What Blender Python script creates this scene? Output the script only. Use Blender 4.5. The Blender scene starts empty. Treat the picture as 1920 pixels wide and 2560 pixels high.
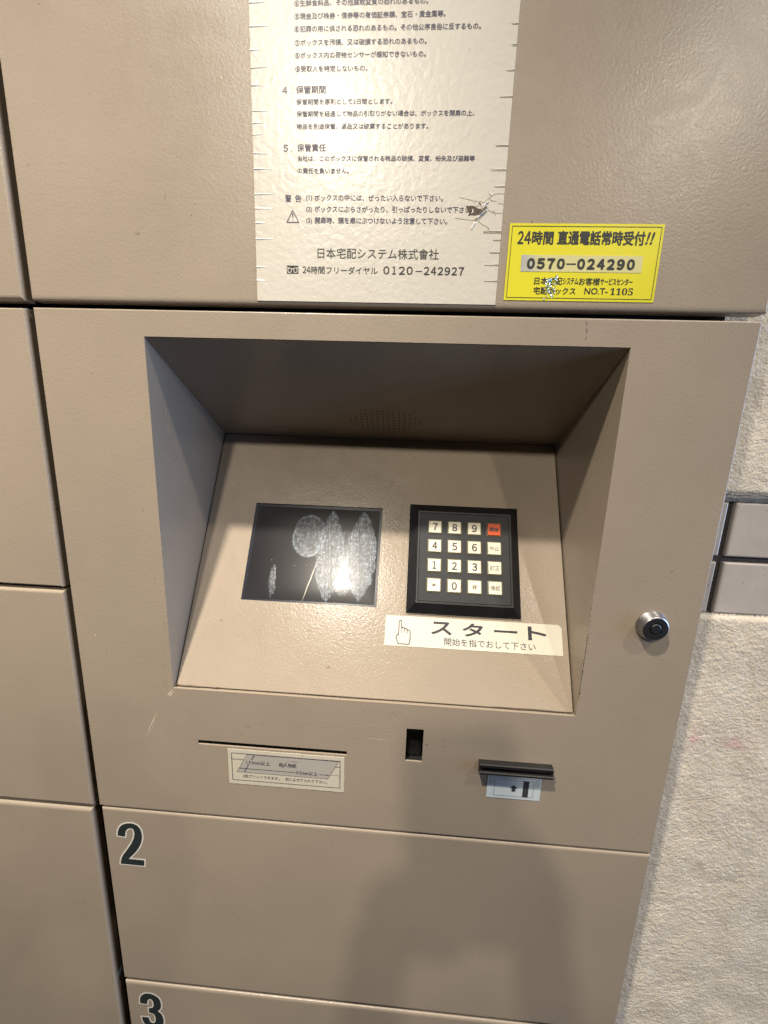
import bpy, bmesh, math, random
from mathutils import Vector, Matrix, noise

# ------------------------------------------------------------------ camera
S = bpy.context.scene
C = S.collection
random.seed(7)
R = [[0.9974927687581753, 0.06256413876856988, 0.033074231892760035],
     [0.04541930404795436, -0.20757002565278046, -0.9771651709257235],
     [-0.05427027819118315, 0.9762174004752455, -0.2098912192408258]]
cd = bpy.data.cameras.new('camera')
cam = bpy.data.objects.new('camera', cd); C.objects.link(cam)
M = Matrix(((R[0][0], -R[1][0], -R[2][0], 0.24677),
            (R[0][1], -R[1][1], -R[2][1], -0.27421),
            (R[0][2], -R[1][2], -R[2][2], -0.0656),
            (0, 0, 0, 1)))
cam.matrix_world = M
cd.sensor_fit = 'VERTICAL'; cd.sensor_height = 36.0; cd.sensor_width = 27.0
cd.lens = 36.0 * 1035 / 2560
cd.clip_start = 0.01; cd.clip_end = 60
S.camera = cam

# ------------------------------------------------------------------ world and lamps
W = bpy.data.worlds.new('World'); S.world = W; W.use_nodes = True
bg = W.node_tree.nodes['Background']
bg.inputs[0].default_value = (0.75, 0.72, 0.72, 1); bg.inputs[1].default_value = 0.006
S.view_settings.view_transform = 'Standard'; S.view_settings.look = 'None'
S.view_settings.exposure = 0.0; S.view_settings.gamma = 1.0

def spot(name, x, y, z, power, col=(1.0, 0.91, 0.77), ang=176, blend=.35, rad=0.032, aim=None):
    l = bpy.data.lights.new(name, 'SPOT'); l.energy = power; l.color = col
    l.spot_size = math.radians(ang); l.spot_blend = blend; l.shadow_soft_size = rad
    o = bpy.data.objects.new(name, l); C.objects.link(o); o.location = (x, y, z)
    if aim: o.rotation_euler = (Vector(aim) - o.location).to_track_quat('-Z', 'Y').to_euler()
    return o
# two rows of ceiling downlights in the entrance, parallel to the locker bank;
# the outer row is tilted to wash the upper part of the wall
spot('downlight', -0.08, -0.50, 1.04, 215, ang=84, blend=1)
spot('downlight', 1.13, -0.50, 1.04, 52, ang=140, blend=1)
spot('downlight', -1.27, -0.50, 1.04, 9, ang=150, blend=1)
spot('downlight', -0.09, -1.55, 1.04, 67, ang=80, blend=1, aim=(-.02, 0, -.04), rad=.045)
spot('downlight', 1.22, -1.55, 1.04, 26, ang=80, blend=1, aim=(.61, 0, .05))
spot('downlight', -1.30, -1.55, 1.04, 4, ang=80, blend=1, aim=(-.5, 0, .1))
# added cool area light for the blue fill from the right; source unseen
al = bpy.data.lights.new('cool_side_light', 'AREA'); al.shape = 'RECTANGLE'; al.size = 1.2; al.size_y = 1.6
al.energy = 62; al.color = (0.40, 0.60, 1.0)
ao = bpy.data.objects.new('cool_side_light', al); C.objects.link(ao)
ao.location = (2.7, -0.42, 0.0)
ao.rotation_euler = (Vector((0.2, 0, -0.2)) - ao.location).to_track_quat('-Z', 'Y').to_euler()

# ------------------------------------------------------------------ materials
def mat(name, col, rough=0.5, metal=0.0, spec=0.5):
    m = bpy.data.materials.new(name); m.use_nodes = True
    b = m.node_tree.nodes['Principled BSDF']
    b.inputs['Base Color'].default_value = (*col, 1); b.inputs['Roughness'].default_value = rough
    b.inputs['Metallic'].default_value = metal; b.inputs['Specular IOR Level'].default_value = spec
    return m
class N:
    def __init__(s, m):
        s.t = m.node_tree; s.b = s.t.nodes['Principled BSDF']
    def new(s, kind, **k):
        n = s.t.nodes.new(kind)
        for a, v in k.items():
            if a.startswith('i_'): n.inputs[a[2:].replace('_', ' ')].default_value = v
            else: setattr(n, a, v)
        return n
    def link(s, a, b): s.t.links.new(a, b)
    def pos(s):
        return s.new('ShaderNodeNewGeometry').outputs['Position']
    def noise(s, scale, detail=3, rough=.5, dist=0, vec=None):
        n = s.new('ShaderNodeTexNoise'); n.inputs['Scale'].default_value = scale
        n.inputs['Detail'].default_value = detail; n.inputs['Roughness'].default_value = rough
        n.inputs['Distortion'].default_value = dist
        s.link(vec or s.pos(), n.inputs['Vector']); return n.outputs['Fac']
    def math(s, op, a, b=None, c=None, clamp=False):
        n = s.new('ShaderNodeMath', operation=op, use_clamp=clamp)
        for i, v in enumerate((a, b, c)):
            if v is None: continue
            if isinstance(v, (int, float)): n.inputs[i].default_value = v
            else: s.link(v, n.inputs[i])
        return n.outputs[0]
    def ramp(s, fac, p0, c0, p1, c1, interp='LINEAR'):
        n = s.new('ShaderNodeValToRGB'); e = n.color_ramp.elements
        e[0].position = p0; e[0].color = (*c0, 1); e[1].position = p1; e[1].color = (*c1, 1)
        n.color_ramp.interpolation = interp
        s.link(fac, n.inputs[0]); return n.outputs[0]
    def mix(s, fac, a, b, mode='MIX'):
        n = s.new('ShaderNodeMix', data_type='RGBA', blend_type=mode)
        for i, v in ((0, fac), (6, a), (7, b)):
            if isinstance(v, (int, float)): n.inputs[i].default_value = v
            elif isinstance(v, tuple): n.inputs[i].default_value = (*v, 1)
            else: s.link(v, n.inputs[i])
        return n.outputs[2]
    def bump(s, h, strength, dist, normal=None):
        n = s.new('ShaderNodeBump'); n.inputs['Strength'].default_value = strength
        n.inputs['Distance'].default_value = dist; s.link(h, n.inputs['Height'])
        if normal is not None: s.link(normal, n.inputs['Normal'])
        s.link(n.outputs[0], s.b.inputs['Normal']); return n.outputs[0]

def paint(name, col, bumpd=0.00011, rough=0.30, grime=0.0):
    m = mat(name, col, rough); n = N(m)
    h = n.noise(560, 2.0, .55, .5)
    h2 = n.noise(120, 2, .5)
    n.bump(n.math('MULTIPLY_ADD', h2, .35, h), 1.0, bumpd)
    big = n.noise(7, 4, .6)
    c = n.mix(1.0, col, n.ramp(big, .3, (.90, .90, .90), .7, (1.04, 1.03, 1.02)), 'MULTIPLY')
    fine = n.noise(900, 2, .5)
    c = n.mix(1.0, c, n.ramp(fine, .3, (.96, .96, .96), .7, (1.03, 1.03, 1.03)), 'MULTIPLY')
    # sparse dirt specks and thumb smears
    sp = n.noise(160, 2, .6)
    c = n.mix(n.math('MULTIPLY', n.ramp(sp, .73, (0, 0, 0), .77, (1, 1, 1)), .55), c, (.16, .12, .09))
    sm = n.noise(34, 4, .7, 1.5)
    c = n.mix(n.math('MULTIPLY', n.ramp(sm, .62, (0, 0, 0), .78, (1, 1, 1)), .10 + grime), c, (.25, .19, .14))
    n.link(c, n.b.inputs['Base Color'])
    n.link(n.ramp(sm, .35, (rough - .02,) * 3, .7, (rough + .06,) * 3), n.b.inputs['Roughness'])
    return m
PAINT = paint('beige_powder_coat', (.300, .248, .193), grime=.06)
PANEL = paint('beige_powder_coat_panel', (.318, .263, .205), 0.00012, .22, -.06)
DARKGAP = mat('gap_shade_body', (.03, .024, .02), .7)  # shade of the door gaps painted into the cabinet bodies

def plastic_bumpy(name, col, rough, scale=260, d=.0001):
    m = mat(name, col, rough); n = N(m)
    n.bump(n.noise(scale, 2, .5, .3), 1, d)
    big = n.noise(18, 4, .6)
    c = n.mix(1.0, col, n.ramp(big, .3, (.95, .95, .94), .7, (1.03, 1.03, 1.03)), 'MULTIPLY')
    sp = n.noise(210, 2, .6)
    c = n.mix(n.math('MULTIPLY', n.ramp(sp, .72, (0, 0, 0), .76, (1, 1, 1)), .25), c, (.3, .24, .17))
    n.link(c, n.b.inputs['Base Color']); return m
SHEET = plastic_bumpy('cream_laminated_sheet', (.55, .515, .45), .30, 260, .00018)
STICK = plastic_bumpy('cream_vinyl', (.62, .585, .49), .38, 200, .00003)
PAPER = plastic_bumpy('aged_paper_label', (.50, .46, .37), .5, 220, .00003)
GREYPRINT = plastic_bumpy('grey_print', (.36, .335, .30), .45, 220, .00003)
CARD = plastic_bumpy('pale_blue_label', (.46, .51, .54), .4, 200, .00003)
YEL = plastic_bumpy('yellow_vinyl', (.66, .60, .025), .32, 120, .00006)
STRIPW = None
def strip_mat():
    m = mat('yellowed_clear_tape', (.6, .6, .5), .25); n = N(m)
    sx = n.new('ShaderNodeSeparateXYZ'); n.link(n.pos(), sx.inputs[0])
    f = n.math('MULTIPLY_ADD', n.noise(90, 3, .6), .02, sx.outputs[0])
    c = n.ramp(n.math('MULTIPLY', n.math('SUBTRACT', f, .318), 40, clamp=True), .0, (.38, .38, .38), .45, (.58, .54, .26))
    n.link(c, n.b.inputs['Base Color']); n.bump(n.noise(150, 2, .5), 1, .0001)
    return m
STRIPW = strip_mat()
INK = mat('black_print', (.028, .024, .034), .45)
INKB = mat('black_bold_print', (.02, .022, .022), .4)
NAVY = mat('navy_print', (.045, .04, .075), .45)
WHITE = mat('pale_decal_outline', (.60, .57, .52), .45)
FLAP = mat('white_curled_edge', (.85, .82, .74), .3)
TORN = plastic_bumpy('torn_backing', (.075, .05, .033), .75, 700, .0004)
CREASE = mat('brown_crease', (.33, .27, .19), .6)  # brown tone of the creases and the line under each right edge nick
SCUFF = mat('dark_scuff', (.13, .095, .07), .6)
SCUFFL = mat('faint_scuff', (.30, .235, .175), .5)
SCRATCH = mat('light_scratch', (.70, .60, .47), .4)
KEYC = mat('cream_key', (.76, .71, .58), .35)
KEYR = mat('red_key', (.66, .10, .03), .35)
KEYF = mat('olive_key_rim', (.16, .145, .085), .4)
def black_plastic(name, col, rough):
    m = mat(name, col, rough); n = N(m)
    n.bump(n.noise(900, 2, .5), 1, .00008)
    d = n.noise(60, 5, .7)
    n.link(n.mix(n.math('MULTIPLY', n.ramp(d, .5, (0, 0, 0), .75, (1, 1, 1)), .35), col, tuple(c * 1.6 + .012 for c in col)), n.b.inputs['Base Color'])
    return m
BLK = black_plastic('black_plastic', (.008, .008, .009), .42)
BLK2 = black_plastic('charcoal_key_plate', (.013, .014, .018), .6)
def steel():
    m = mat('brushed_steel', (.42, .42, .43), .36, 1.0)
    return m
STEEL = steel()
STEELD = mat('dark_steel_face', (.15, .14, .135), .42, 1.0)
BLACK = mat('hole_shade_display_black', (.004, .004, .004), .6)  # painted dark of the holes, slots and keyway; also the phone display

def screen_mat():
    """dark glass with a dried adhesive film of speckled patches"""
    m = mat('smeared_screen_glass', (.02, .017, .017), .16, 0, .35); n = N(m)
    tc = n.new('ShaderNodeTexCoord'); sx = n.new('ShaderNodeSeparateXYZ')
    n.link(tc.outputs['UV'], sx.inputs[0]); U, V = sx.outputs[0], sx.outputs[1]      # u: x in m, v: up the panel in m
    wob = n.math('MULTIPLY', n.math('SUBTRACT', n.noise(110, 4, .7), .5), .007)
    Uw = n.math('ADD', U, wob)
    def ell(cx, cy, a, b, p=2.0, soft=.12, lens=False):
        dx = n.math('DIVIDE', n.math('ABSOLUTE', n.math('SUBTRACT', Uw, cx)), a)
        dy = n.math('DIVIDE', n.math('ABSOLUTE', n.math('SUBTRACT', V, cy)), b)
        d = n.math('ADD', n.math('POWER', dx, 1.25 if lens else 2.0), n.math('POWER', dy, 2.0))
        return n.math('MULTIPLY', n.math('SUBTRACT', 1.0, d), 1 / soft, clamp=True), d
    A, dA = ell(.1833, .1095, .0112, .038, lens=True)
    B, dB = ell(.2103, .1107, .0120, .0375, lens=True)
    K, dK = ell(.1640, .1255, .0140, .0185)
    D, dD = ell(.1371, .0852, .0033, .0145, lens=True)
    F, dF = ell(.1965, .1040, .0125, .0290)                                       # film joining the two big patches
    fine = n.noise(1700, 2, .7)
    spk = n.ramp(fine, .42, (0, 0, 0), .58, (1, 1, 1))
    spk2 = n.ramp(n.noise(420, 4, .75),   .40, (.06,) * 3, .62, (1, 1, 1))
    cmb = n.new('ShaderNodeCombineXYZ'); n.link(n.math('MULTIPLY', U, 1400), cmb.inputs[0]); n.link(n.math('MULTIPLY', V, 90), cmb.inputs[1])
    strk = n.ramp(n.noise(1, 3, .6, 0, cmb.outputs[0]), .38, (.25,) * 3, .60, (1, 1, 1))     # vertical wiping streaks
    def rim(d, lo, hi):
        return n.math('MULTIPLY', n.math('MULTIPLY', n.math('SUBTRACT', d, lo, clamp=True), 14, clamp=True), n.math('MULTIPLY', n.math('SUBTRACT', hi, d, clamp=True), 14, clamp=True))
    un = n.math('MAXIMUM', n.math('MAXIMUM', A, B), n.math('MAXIMUM', n.math('MULTIPLY', K, .48), n.math('MULTIPLY', D, .5)))
    un = n.math('MAXIMUM', un, n.math('MULTIPLY', F, .32))
    un = n.math('MULTIPLY', un, strk)
    rims = n.math('MAXIMUM', n.math('MAXIMUM', rim(dA, .86, 1.10), rim(dB, .86, 1.10)), n.math('MULTIPLY', rim(dK, .80, 1.08), .9))
    rims = n.math('MAXIMUM', rims, n.math('MULTIPLY', rim(dK, .28, .48), .6))
    # dark vertical lines through the big patches
    def line(x0, slope, w):
        c = n.math('MULTIPLY_ADD', n.math('SUBTRACT', V, .11), slope, x0)
        return n.math('MULTIPLY', n.math('SUBTRACT', 1.0, n.math('DIVIDE', n.math('ABSOLUTE', n.math('SUBTRACT', U, c)), w)), 2.5, clamp=True)
    ln = None
    for x0, sl, w in ((.1822, -.10, .00045), (.1846, -.10, .0006), (.1798, -.08, .0003), (.2088, -.09, .0006), (.2102, -.09, .0003), (.2005, -.04, .0003)):
        l = line(x0, sl, w); ln = l if ln is None else n.math('MAXIMUM', ln, l)
    res = n.math('MULTIPLY', un, n.math('MULTIPLY_ADD', n.math('MULTIPLY', spk, spk2), 1.0, n.math('MULTIPLY', spk2, .15)))
    res = n.math('MAXIMUM', res, n.math('MULTIPLY', n.math('MULTIPLY', rims, spk2), .6))
    res = n.math('MULTIPLY', res, n.math('SUBTRACT', 1.0, n.math('MULTIPLY', ln, .85)), clamp=True)
    base = n.mix(n.math('MULTIPLY', res, .95), (.018, .017, .019), (.44, .52, .62))
    n.link(base, n.b.inputs['Base Color'])
    film = n.math('MULTIPLY_ADD', n.noise(25, 3, .6), .04, .075)
    n.link(n.math('MULTIPLY_ADD', n.math('MAXIMUM', un, 0.0), .16, film), n.b.inputs['Roughness'])
    n.bump(n.math('MULTIPLY', n.noise(1400, 2, .6), un), 1, .00012)
    n.b.inputs['Coat Weight'].default_value = .5; n.b.inputs['Coat Roughness'].default_value = .25; n.b.inputs['Coat IOR'].default_value = 1.5
    return m
SCREEN = screen_mat()
SCRFRAME = mat('navy_screen_edge', (.006, .010, .020), .25)

def stucco_mat():
    m = mat('cream_stucco', (.62, .56, .46), .85); n = N(m)
    v = n.new('ShaderNodeTexVoronoi'); v.inputs['Scale'].default_value = 420; n.link(n.pos(), v.inputs['Vector'])
    h = n.math('MULTIPLY_ADD', n.noise(540, 5, .62, .6), 1.0, n.math('MULTIPLY', v.outputs['Distance'], .35))
    n.bump(h, 1.0, .0012)
    c = n.mix(1.0, (.65, .575, .465), n.ramp(n.noise(45, 5, .7), .35, (.86, .85, .84), .65, (1.05, 1.05, 1.05)), 'MULTIPLY')
    pit = n.ramp(n.noise(420, 3, .6), .28, (1, 1, 1), .36, (0, 0, 0))
    c = n.mix(n.math('MULTIPLY', pit, .5), c, (.25, .21, .16))
    st = n.ramp(n.noise(26, 3, .6), .66, (0, 0, 0), .74, (1, 1, 1))
    c = n.mix(n.math('MULTIPLY', st, .35), c, (.35, .30, .24))
    # two faded pink stains
    sx = n.new('ShaderNodeSeparateXYZ'); n.link(n.pos(), sx.inputs[0])
    def spotm(x, z, a, b):
        dx = n.math('DIVIDE', n.math('SUBTRACT', sx.outputs[0], x), a); dz = n.math('DIVIDE', n.math('SUBTRACT', sx.outputs[2], z), b)
        d = n.math('ADD', n.math('MULTIPLY', dx, dx), n.math('MULTIPLY', dz, dz))
        return n.math('MULTIPLY', n.math('SUBTRACT', 1.0, d, clamp=True), n.ramp(n.noise(120, 3, .7), .38, (0, 0, 0), .62, (1, 1, 1)))
    s_ = n.math('MAXIMUM', spotm(.4832, -.299, .007, .018), spotm(.517, -.305, .015, .008))
    c = n.mix(n.math('MULTIPLY', s_, .55), c, (.60, .24, .28))
    n.link(c, n.b.inputs['Base Color']); return m
STUCCO = stucco_mat()
def mortar_mat(name, col, d):
    m = mat(name, col, .9); n = N(m); n.bump(n.noise(700, 4, .7), 1, d)
    n.link(n.mix(1.0, col, n.ramp(n.noise(500, 3, .7), .3, (.6, .6, .6), .7, (1.4, 1.4, 1.4)), 'MULTIPLY'), n.b.inputs['Base Color'])
    return m
MORTAR = mortar_mat('dark_joint_mortar', (.045, .038, .034), .0008)
MORTARG = mortar_mat('grey_mortar', (.30, .29, .27), .0008)
def tile_mat():
    m = mat('glazed_pinkish_tile', (.41, .372, .345), .22); n = N(m)
    c = n.mix(1.0, (.41, .372, .345), n.ramp(n.noise(40, 4, .6), .3, (.92, .91, .9), .7, (1.05, 1.04, 1.04)), 'MULTIPLY')
    n.link(n.mix(n.math('MULTIPLY', n.ramp(n.noise(180, 2, .6), .70, (0, 0, 0), .75, (1, 1, 1)), .5), c, (.2, .16, .13)), n.b.inputs['Base Color'])
    n.bump(n.noise(120, 2, .5), 1, .00012); return m
TILE = tile_mat()

# ------------------------------------------------------------------ mesh helpers
def link(name, me, parent=None, origin=None, smooth=False):
    """link a mesh whose vertices are in world space, with its origin moved to its own centre"""
    vs = me.vertices
    if origin is None and len(vs):
        lo = [min(v.co[i] for v in vs) for i in range(3)]; hi = [max(v.co[i] for v in vs) for i in range(3)]
        origin = Vector([(a + b) / 2 for a, b in zip(lo, hi)])
    origin = Vector(origin); me.transform(Matrix.Translation(-origin))
    if smooth:
        for p in me.polygons: p.use_smooth = True
    o = bpy.data.objects.new(name, me); C.objects.link(o)
    if parent is not None:
        o.parent = parent; o.location = origin - wl(parent)
    else: o.location = origin
    return o
def wl(o):
    v = o.location.copy()
    while o.parent is not None:
        o = o.parent; v += o.location
    return v
def mesh(name, V, F, mats, parent=None, mi=None, smooth=False, origin=None):
    me = bpy.data.meshes.new(name); me.from_pydata([tuple(v) for v in V], [], F)
    for m in (mats if isinstance(mats, (list, tuple)) else [mats]): me.materials.append(m)
    if mi:
        for p, k in zip(me.polygons, mi): p.material_index = k
    me.update()
    return link(name, me, parent, origin, smooth)
def thing(name, label, cat, loc, group=None):
    o = bpy.data.objects.new(name, None); C.objects.link(o); o.location = loc; o.empty_display_size = .02
    tag(o, label, cat, group); return o
def tag(o, label, cat, group=None):
    o['label'] = label; o['category'] = cat
    if group: o['group'] = group
    return o

# surface frames: F(x, s, h) -> world; s runs up the surface, h stands off it towards the viewer
def FRONT(x, s, h=0): return Vector((x, -h, s))
YB, ZB, ZT, XL, XR = 0.0031, -0.27126, -0.01611, 0.07293, 0.3774
DB, Z2 = 0.11206, -0.07996
ta = math.atan2(Z2 - ZB, DB - YB)
PLEN = math.hypot(Z2 - ZB, DB - YB)
def PAN(x, s, h=0): return Vector((x, YB + s * math.cos(ta) - h * math.sin(ta), ZB + s * math.sin(ta) + h * math.cos(ta)))
tc_ = math.atan2(Z2 - ZT, DB)
CLEN = math.hypot(Z2 - ZT, DB)
def CEI(x, s, h=0): return Vector((x, s * math.cos(tc_) + h * math.sin(tc_), ZT + s * math.sin(tc_) - h * math.cos(tc_)))

class MB:
    def __init__(s): s.V = []; s.F = []; s.M = []
    def face(s, pts, m=0):
        k = len(s.V); s.V += [tuple(p) for p in pts]; s.F.append(list(range(k, k + len(pts)))); s.M.append(m)
    def quad(s, fr, x0, x1, z0, z1, h, m=0): s.face([fr(x0, z0, h), fr(x1, z0, h), fr(x1, z1, h), fr(x0, z1, h)], m)
    def slab(s, fr, x0, x1, z0, z1, h0, h1, m=0):
        a = [(x0, z0), (x1, z0), (x1, z1), (x0, z1)]
        s.face([fr(x, z, h1) for x, z in a], m)
        for i in range(4):
            p, q = a[i], a[(i + 1) % 4]
            s.face([fr(p[0], p[1], h0), fr(q[0], q[1], h0), fr(q[0], q[1], h1), fr(p[0], p[1], h1)], m)
    def line(s, fr, p, q, w, h, m=0):
        p = Vector((p[0], p[1], 0)); q = Vector((q[0], q[1], 0)); d = (q - p).normalized() * w / 2; n = Vector((-d.y, d.x, 0))
        s.face([fr(*(p + n - d).xy, h), fr(*(p - n - d).xy, h), fr(*(q - n + d).xy, h), fr(*(q + n + d).xy, h)][::1], m)
    def path(s, fr, pts, w, h, m=0, closed=False):
        n = len(pts)
        for i in range(n if closed else n - 1): s.line(fr, pts[i], pts[(i + 1) % n], w, h + i * 1e-6, m)
    def build(s, name, mats, parent=None, smooth=False, weld=False):
        if weld:
            d = {}; V = []; F = []
            for f in s.F:
                g = []
                for i in f:
                    k = tuple(round(c, 6) for c in s.V[i])
                    if k not in d: d[k] = len(V); V.append(s.V[i])
                    g.append(d[k])
                F.append(g)
            return mesh(name, V, F, mats, parent, s.M, smooth)
        return mesh(name, s.V, s.F, mats, parent, s.M, smooth)

def plate(fr, x0, x1, z0, z1, holes=(), r=.003, depth=.008, hole_depth=.0015, seg=4, rr=None):
    """folded sheet-metal front: flat face with openings, rolled edges and returns going back"""
    rl, rright, rb, rt = rr or (r, r, r, r)
    mb = MB()
    a0, a1, b0, b1 = x0 + rl, x1 - rright, z0 + rb, z1 - rt
    xs = sorted({a0, a1, *[h[0] for h in holes], *[h[1] for h in holes]})
    zs = sorted({b0, b1, *[h[2] for h in holes], *[h[3] for h in holes]})
    for i in range(len(xs) - 1):
        for j in range(len(zs) - 1):
            cx, cz = (xs[i] + xs[i + 1]) / 2, (zs[j] + zs[j + 1]) / 2
            if any(h[0] < cx < h[1] and h[2] < cz < h[3] for h in holes): continue
            mb.quad(fr, xs[i], xs[i + 1], zs[j], zs[j + 1], 0)
    for h in holes:
        c = [(h[0], h[2]), (h[1], h[2]), (h[1], h[3]), (h[0], h[3])]
        for i in range(4):
            p, q = c[i], c[(i + 1) % 4]
            mb.face([fr(*p, 0), fr(*p, -hole_depth), fr(*q, -hole_depth), fr(*q, 0)])
    def ring(t):   # t 0..1 round the roll
        k = 1 - math.sin(t * math.pi / 2); hh = 1 - math.cos(t * math.pi / 2)
        return [(x0 + rl * k, z0 + rb * k, -rl * hh), (x1 - rright * k, z0 + rb * k, -rl * hh), (x1 - rright * k, z1 - rt * k, -rl * hh), (x0 + rl * k, z1 - rt * k, -rl * hh)]
    rings = [ring(i / seg) for i in range(seg + 1)]
    rings.append([(x, z, -depth) for x, z, _ in rings[-1]])
    sm = []
    for a, b in zip(rings, rings[1:]):
        for i in range(4):
            j = (i + 1) % 4
            mb.face([fr(*a[i]), fr(*b[i]), fr(*b[j]), fr(*a[j])])
    return mb

# text: the built-in font (its fallback carries the Japanese glyphs), turned into a mesh and fitted to a rectangle
_tc = {}
def text_geo(s, off=0.0, res=3):
    k = (s, off, res)
    if k in _tc: return _tc[k]
    cu = bpy.data.curves.new('t', 'FONT'); cu.body = s; cu.offset = off; cu.resolution_u = res
    o = bpy.data.objects.new('t', cu); C.objects.link(o)
    dg = bpy.context.evaluated_depsgraph_get(); dg.update()
    me = bpy.data.meshes.new_from_object(o.evaluated_get(dg))
    V = [(v.co.x, v.co.y) for v in me.vertices]; F = [list(p.vertices) for p in me.polygons]
    bpy.data.objects.remove(o); bpy.data.curves.remove(cu); bpy.data.meshes.remove(me)
    _tc[k] = (V, F); return V, F
def put_text(mb, fr, s, x0, x1, z0, z1, h, m=0, off=0.0, shear=0.0, ref=None):
    """off = extra stroke weight (fraction of the height), made by overprinting shifted copies"""
    V, F = text_geo(s, 0.0)
    b = off * (z1 - z0)
    x0 += b; x1 -= b; z0 += b; z1 -= b
    ax, bx = min(v[0] for v in V), max(v[0] for v in V)
    ay, by = min(v[1] for v in V), max(v[1] for v in V)
    sh = [(0, 0)] + ([(b, 0), (-b, 0), (0, b), (0, -b)] if off > 0 else []) + ([(b * .7, b * .7), (-b * .7, b * .7), (b * .7, -b * .7), (-b * .7, -b * .7)] if off > .02 else [])
    for q, (dx, dz) in enumerate(sh):
        k = len(mb.V)
        for x, y in V:
            u = (x - ax) / (bx - ax or 1); v = (y - ay) / (by - ay or 1)
            mb.V.append(tuple(fr(x0 + dx + u * (x1 - x0) + shear * (v - .5) * (z1 - z0), z0 + dz + v * (z1 - z0), h + q * 3e-6)))
        for f in F: mb.F.append([i + k for i in f]); mb.M.append(m)
def lettering(parent, fr, rows, h, mt, off=0.0, name='lettering'):
    for r in rows:
        mb = MB(); put_text(mb, fr, r[0], *r[1:5], h, 0, r[5] if len(r) > 5 else off, r[6] if len(r) > 6 else 0)
        mb.build(name, mt, parent)

FW = {str(i): chr(0xFF10 + i) for i in range(10)}
def number(parent, fr, s, x0, x1, z0, z1, h, mt, off):
    """evenly pitched grotesque figures"""
    mb = MB(); n = len(s); pitch = (x1 - x0 + (x1 - x0) * .2 / n) / n; gw = pitch * .80
    for i, c in enumerate(s):
        a = x0 + i * pitch; w = gw * (.62 if c == '1' else 1)
        put_text(mb, fr, FW[c], a + (gw - w) / 2, a + (gw + w) / 2, z0, z1, h, 0, off)
    return mb.build('lettering', mt, parent)
def marks(fr, name, parent, items, mt, h=.0001):
    """small real scuffs and specks: thin irregular slivers lying on the surface"""
    mb = MB(); rnd = random.Random(len(items) * 13 + 5)
    for it in items:
        if len(it) == 3:                                   # speck
            x, z, r = it; n = 7
            mb.face([fr(x + r * rnd.uniform(.5, 1.2) * math.cos(6.283 * i / n), z + r * rnd.uniform(.5, 1.3) * math.sin(6.283 * i / n), h) for i in range(n)])
        else:                                              # stroke
            x0, z0, x1, z1, w = it; n = 6; L = []; Rr = []
            dx, dz = x1 - x0, z1 - z0; l = math.hypot(dx, dz); nx, nz = -dz / l, dx / l
            for i in range(n + 1):
                t = i / n; ww = w * math.sin(math.pi * (t * .92 + .04)) * rnd.uniform(.6, 1.1) / 2; j = rnd.uniform(-.3, .3) * w
                L.append((x0 + dx * t + nx * (ww + j), z0 + dz * t + nz * (ww + j))); Rr.append((x0 + dx * t - nx * (ww - j), z0 + dz * t - nz * (ww - j)))
            for i in range(n): mb.face([fr(*L[i], h), fr(*Rr[i], h), fr(*Rr[i + 1], h), fr(*L[i + 1], h)])
    o = mb.build(name, mt, parent); o['kind'] = 'stuff'; return o

# ------------------------------------------------------------------ locker boxes
def locker(label, x0, x1, z0, z1, rr, group='beige steel parcel locker boxes', body=True):
    t = thing('locker_box', label, 'locker', ((x0 + x1) / 2, .01, z0), group)
    plate(FRONT, x0, x1, z0, z1, (), .0035, .009, rr=rr).build('door', PAINT, t)
    if body:
        mb = MB(); bx0, bx1, bz0, bz1 = x0 + .006, x1 - (.006 if x1 > 0 else .003), z0 + .006, z1 - .006
        B = lambda x, z, h: Vector((x, -h, z))
        mb.slab(B, bx0, bx1, bz0, bz1, -.30, -.0092)
        mb.build('body', DARKGAP, t)
    return t
upper = locker('tall beige upper locker door carrying the long notice sheet and the yellow sticker', 0.0, .4515, .0043, .62, (.001, .0012, .0030, .003))
box2 = locker('beige locker numbered 2 right below the control console', .0015, .4500, -.5838, -.3903, (.0012, .0008, .0016, .0022))
box3 = locker('beige locker numbered 3 at the bottom edge below box 2', .0020, .4505, -.83, -.5882, (.0012, .0008, .003, .0032))
locker('upper left locker door beside the tall notice door, only its right edge strip in view', -.46, -.0057, .0040, .62, (.003, .0020, .0028, .003))
locker('left locker door beside the upper half of the control console', -.46, -.0055, -.1930, -.0002, (.003, .0019, .0014, .0012))
locker('left locker door beside the lower half of the control console', -.46, -.0056, -.3888, -.1958, (.003, .0019, .0014, .0025))
locker('left locker door beside boxes 2 and 3 in the lower left corner', -.46, -.0072, -.83, -.3929, (.003, .0023, .003, .0032))

def chaikin(P, n=2, sharp=()):
    P = [(p, i in sharp) for i, p in enumerate(P)]
    for _ in range(n):
        Q = []
        for i, (p, sh) in enumerate(P):
            a, b = P[i - 1][0], P[(i + 1) % len(P)][0]
            if sh: Q.append((p, True)); continue
            Q += [((p[0] * .78 + a[0] * .22, p[1] * .78 + a[1] * .22), False), ((p[0] * .78 + b[0] * .22, p[1] * .78 + b[1] * .22), False)]
        P = Q
    return [p for p, _ in P]
DGREY = mat('dark_green_grey_print', (.020, .026, .026), .4)
def number_decal(parent, P):
    mb = MB()
    n = len(P)
    mb.path(FRONT, P, .0026, .00012, 0, True)
    for p in P: mb.face([FRONT(p[0] + .0013 * math.cos(k * 1.047), p[1] + .0013 * math.sin(k * 1.047), .00010) for k in range(6)], 0)
    mb.face([FRONT(x, z, .0003) for x, z in P], 1)
    mb.build('number_decal', [WHITE, DGREY], parent)
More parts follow.
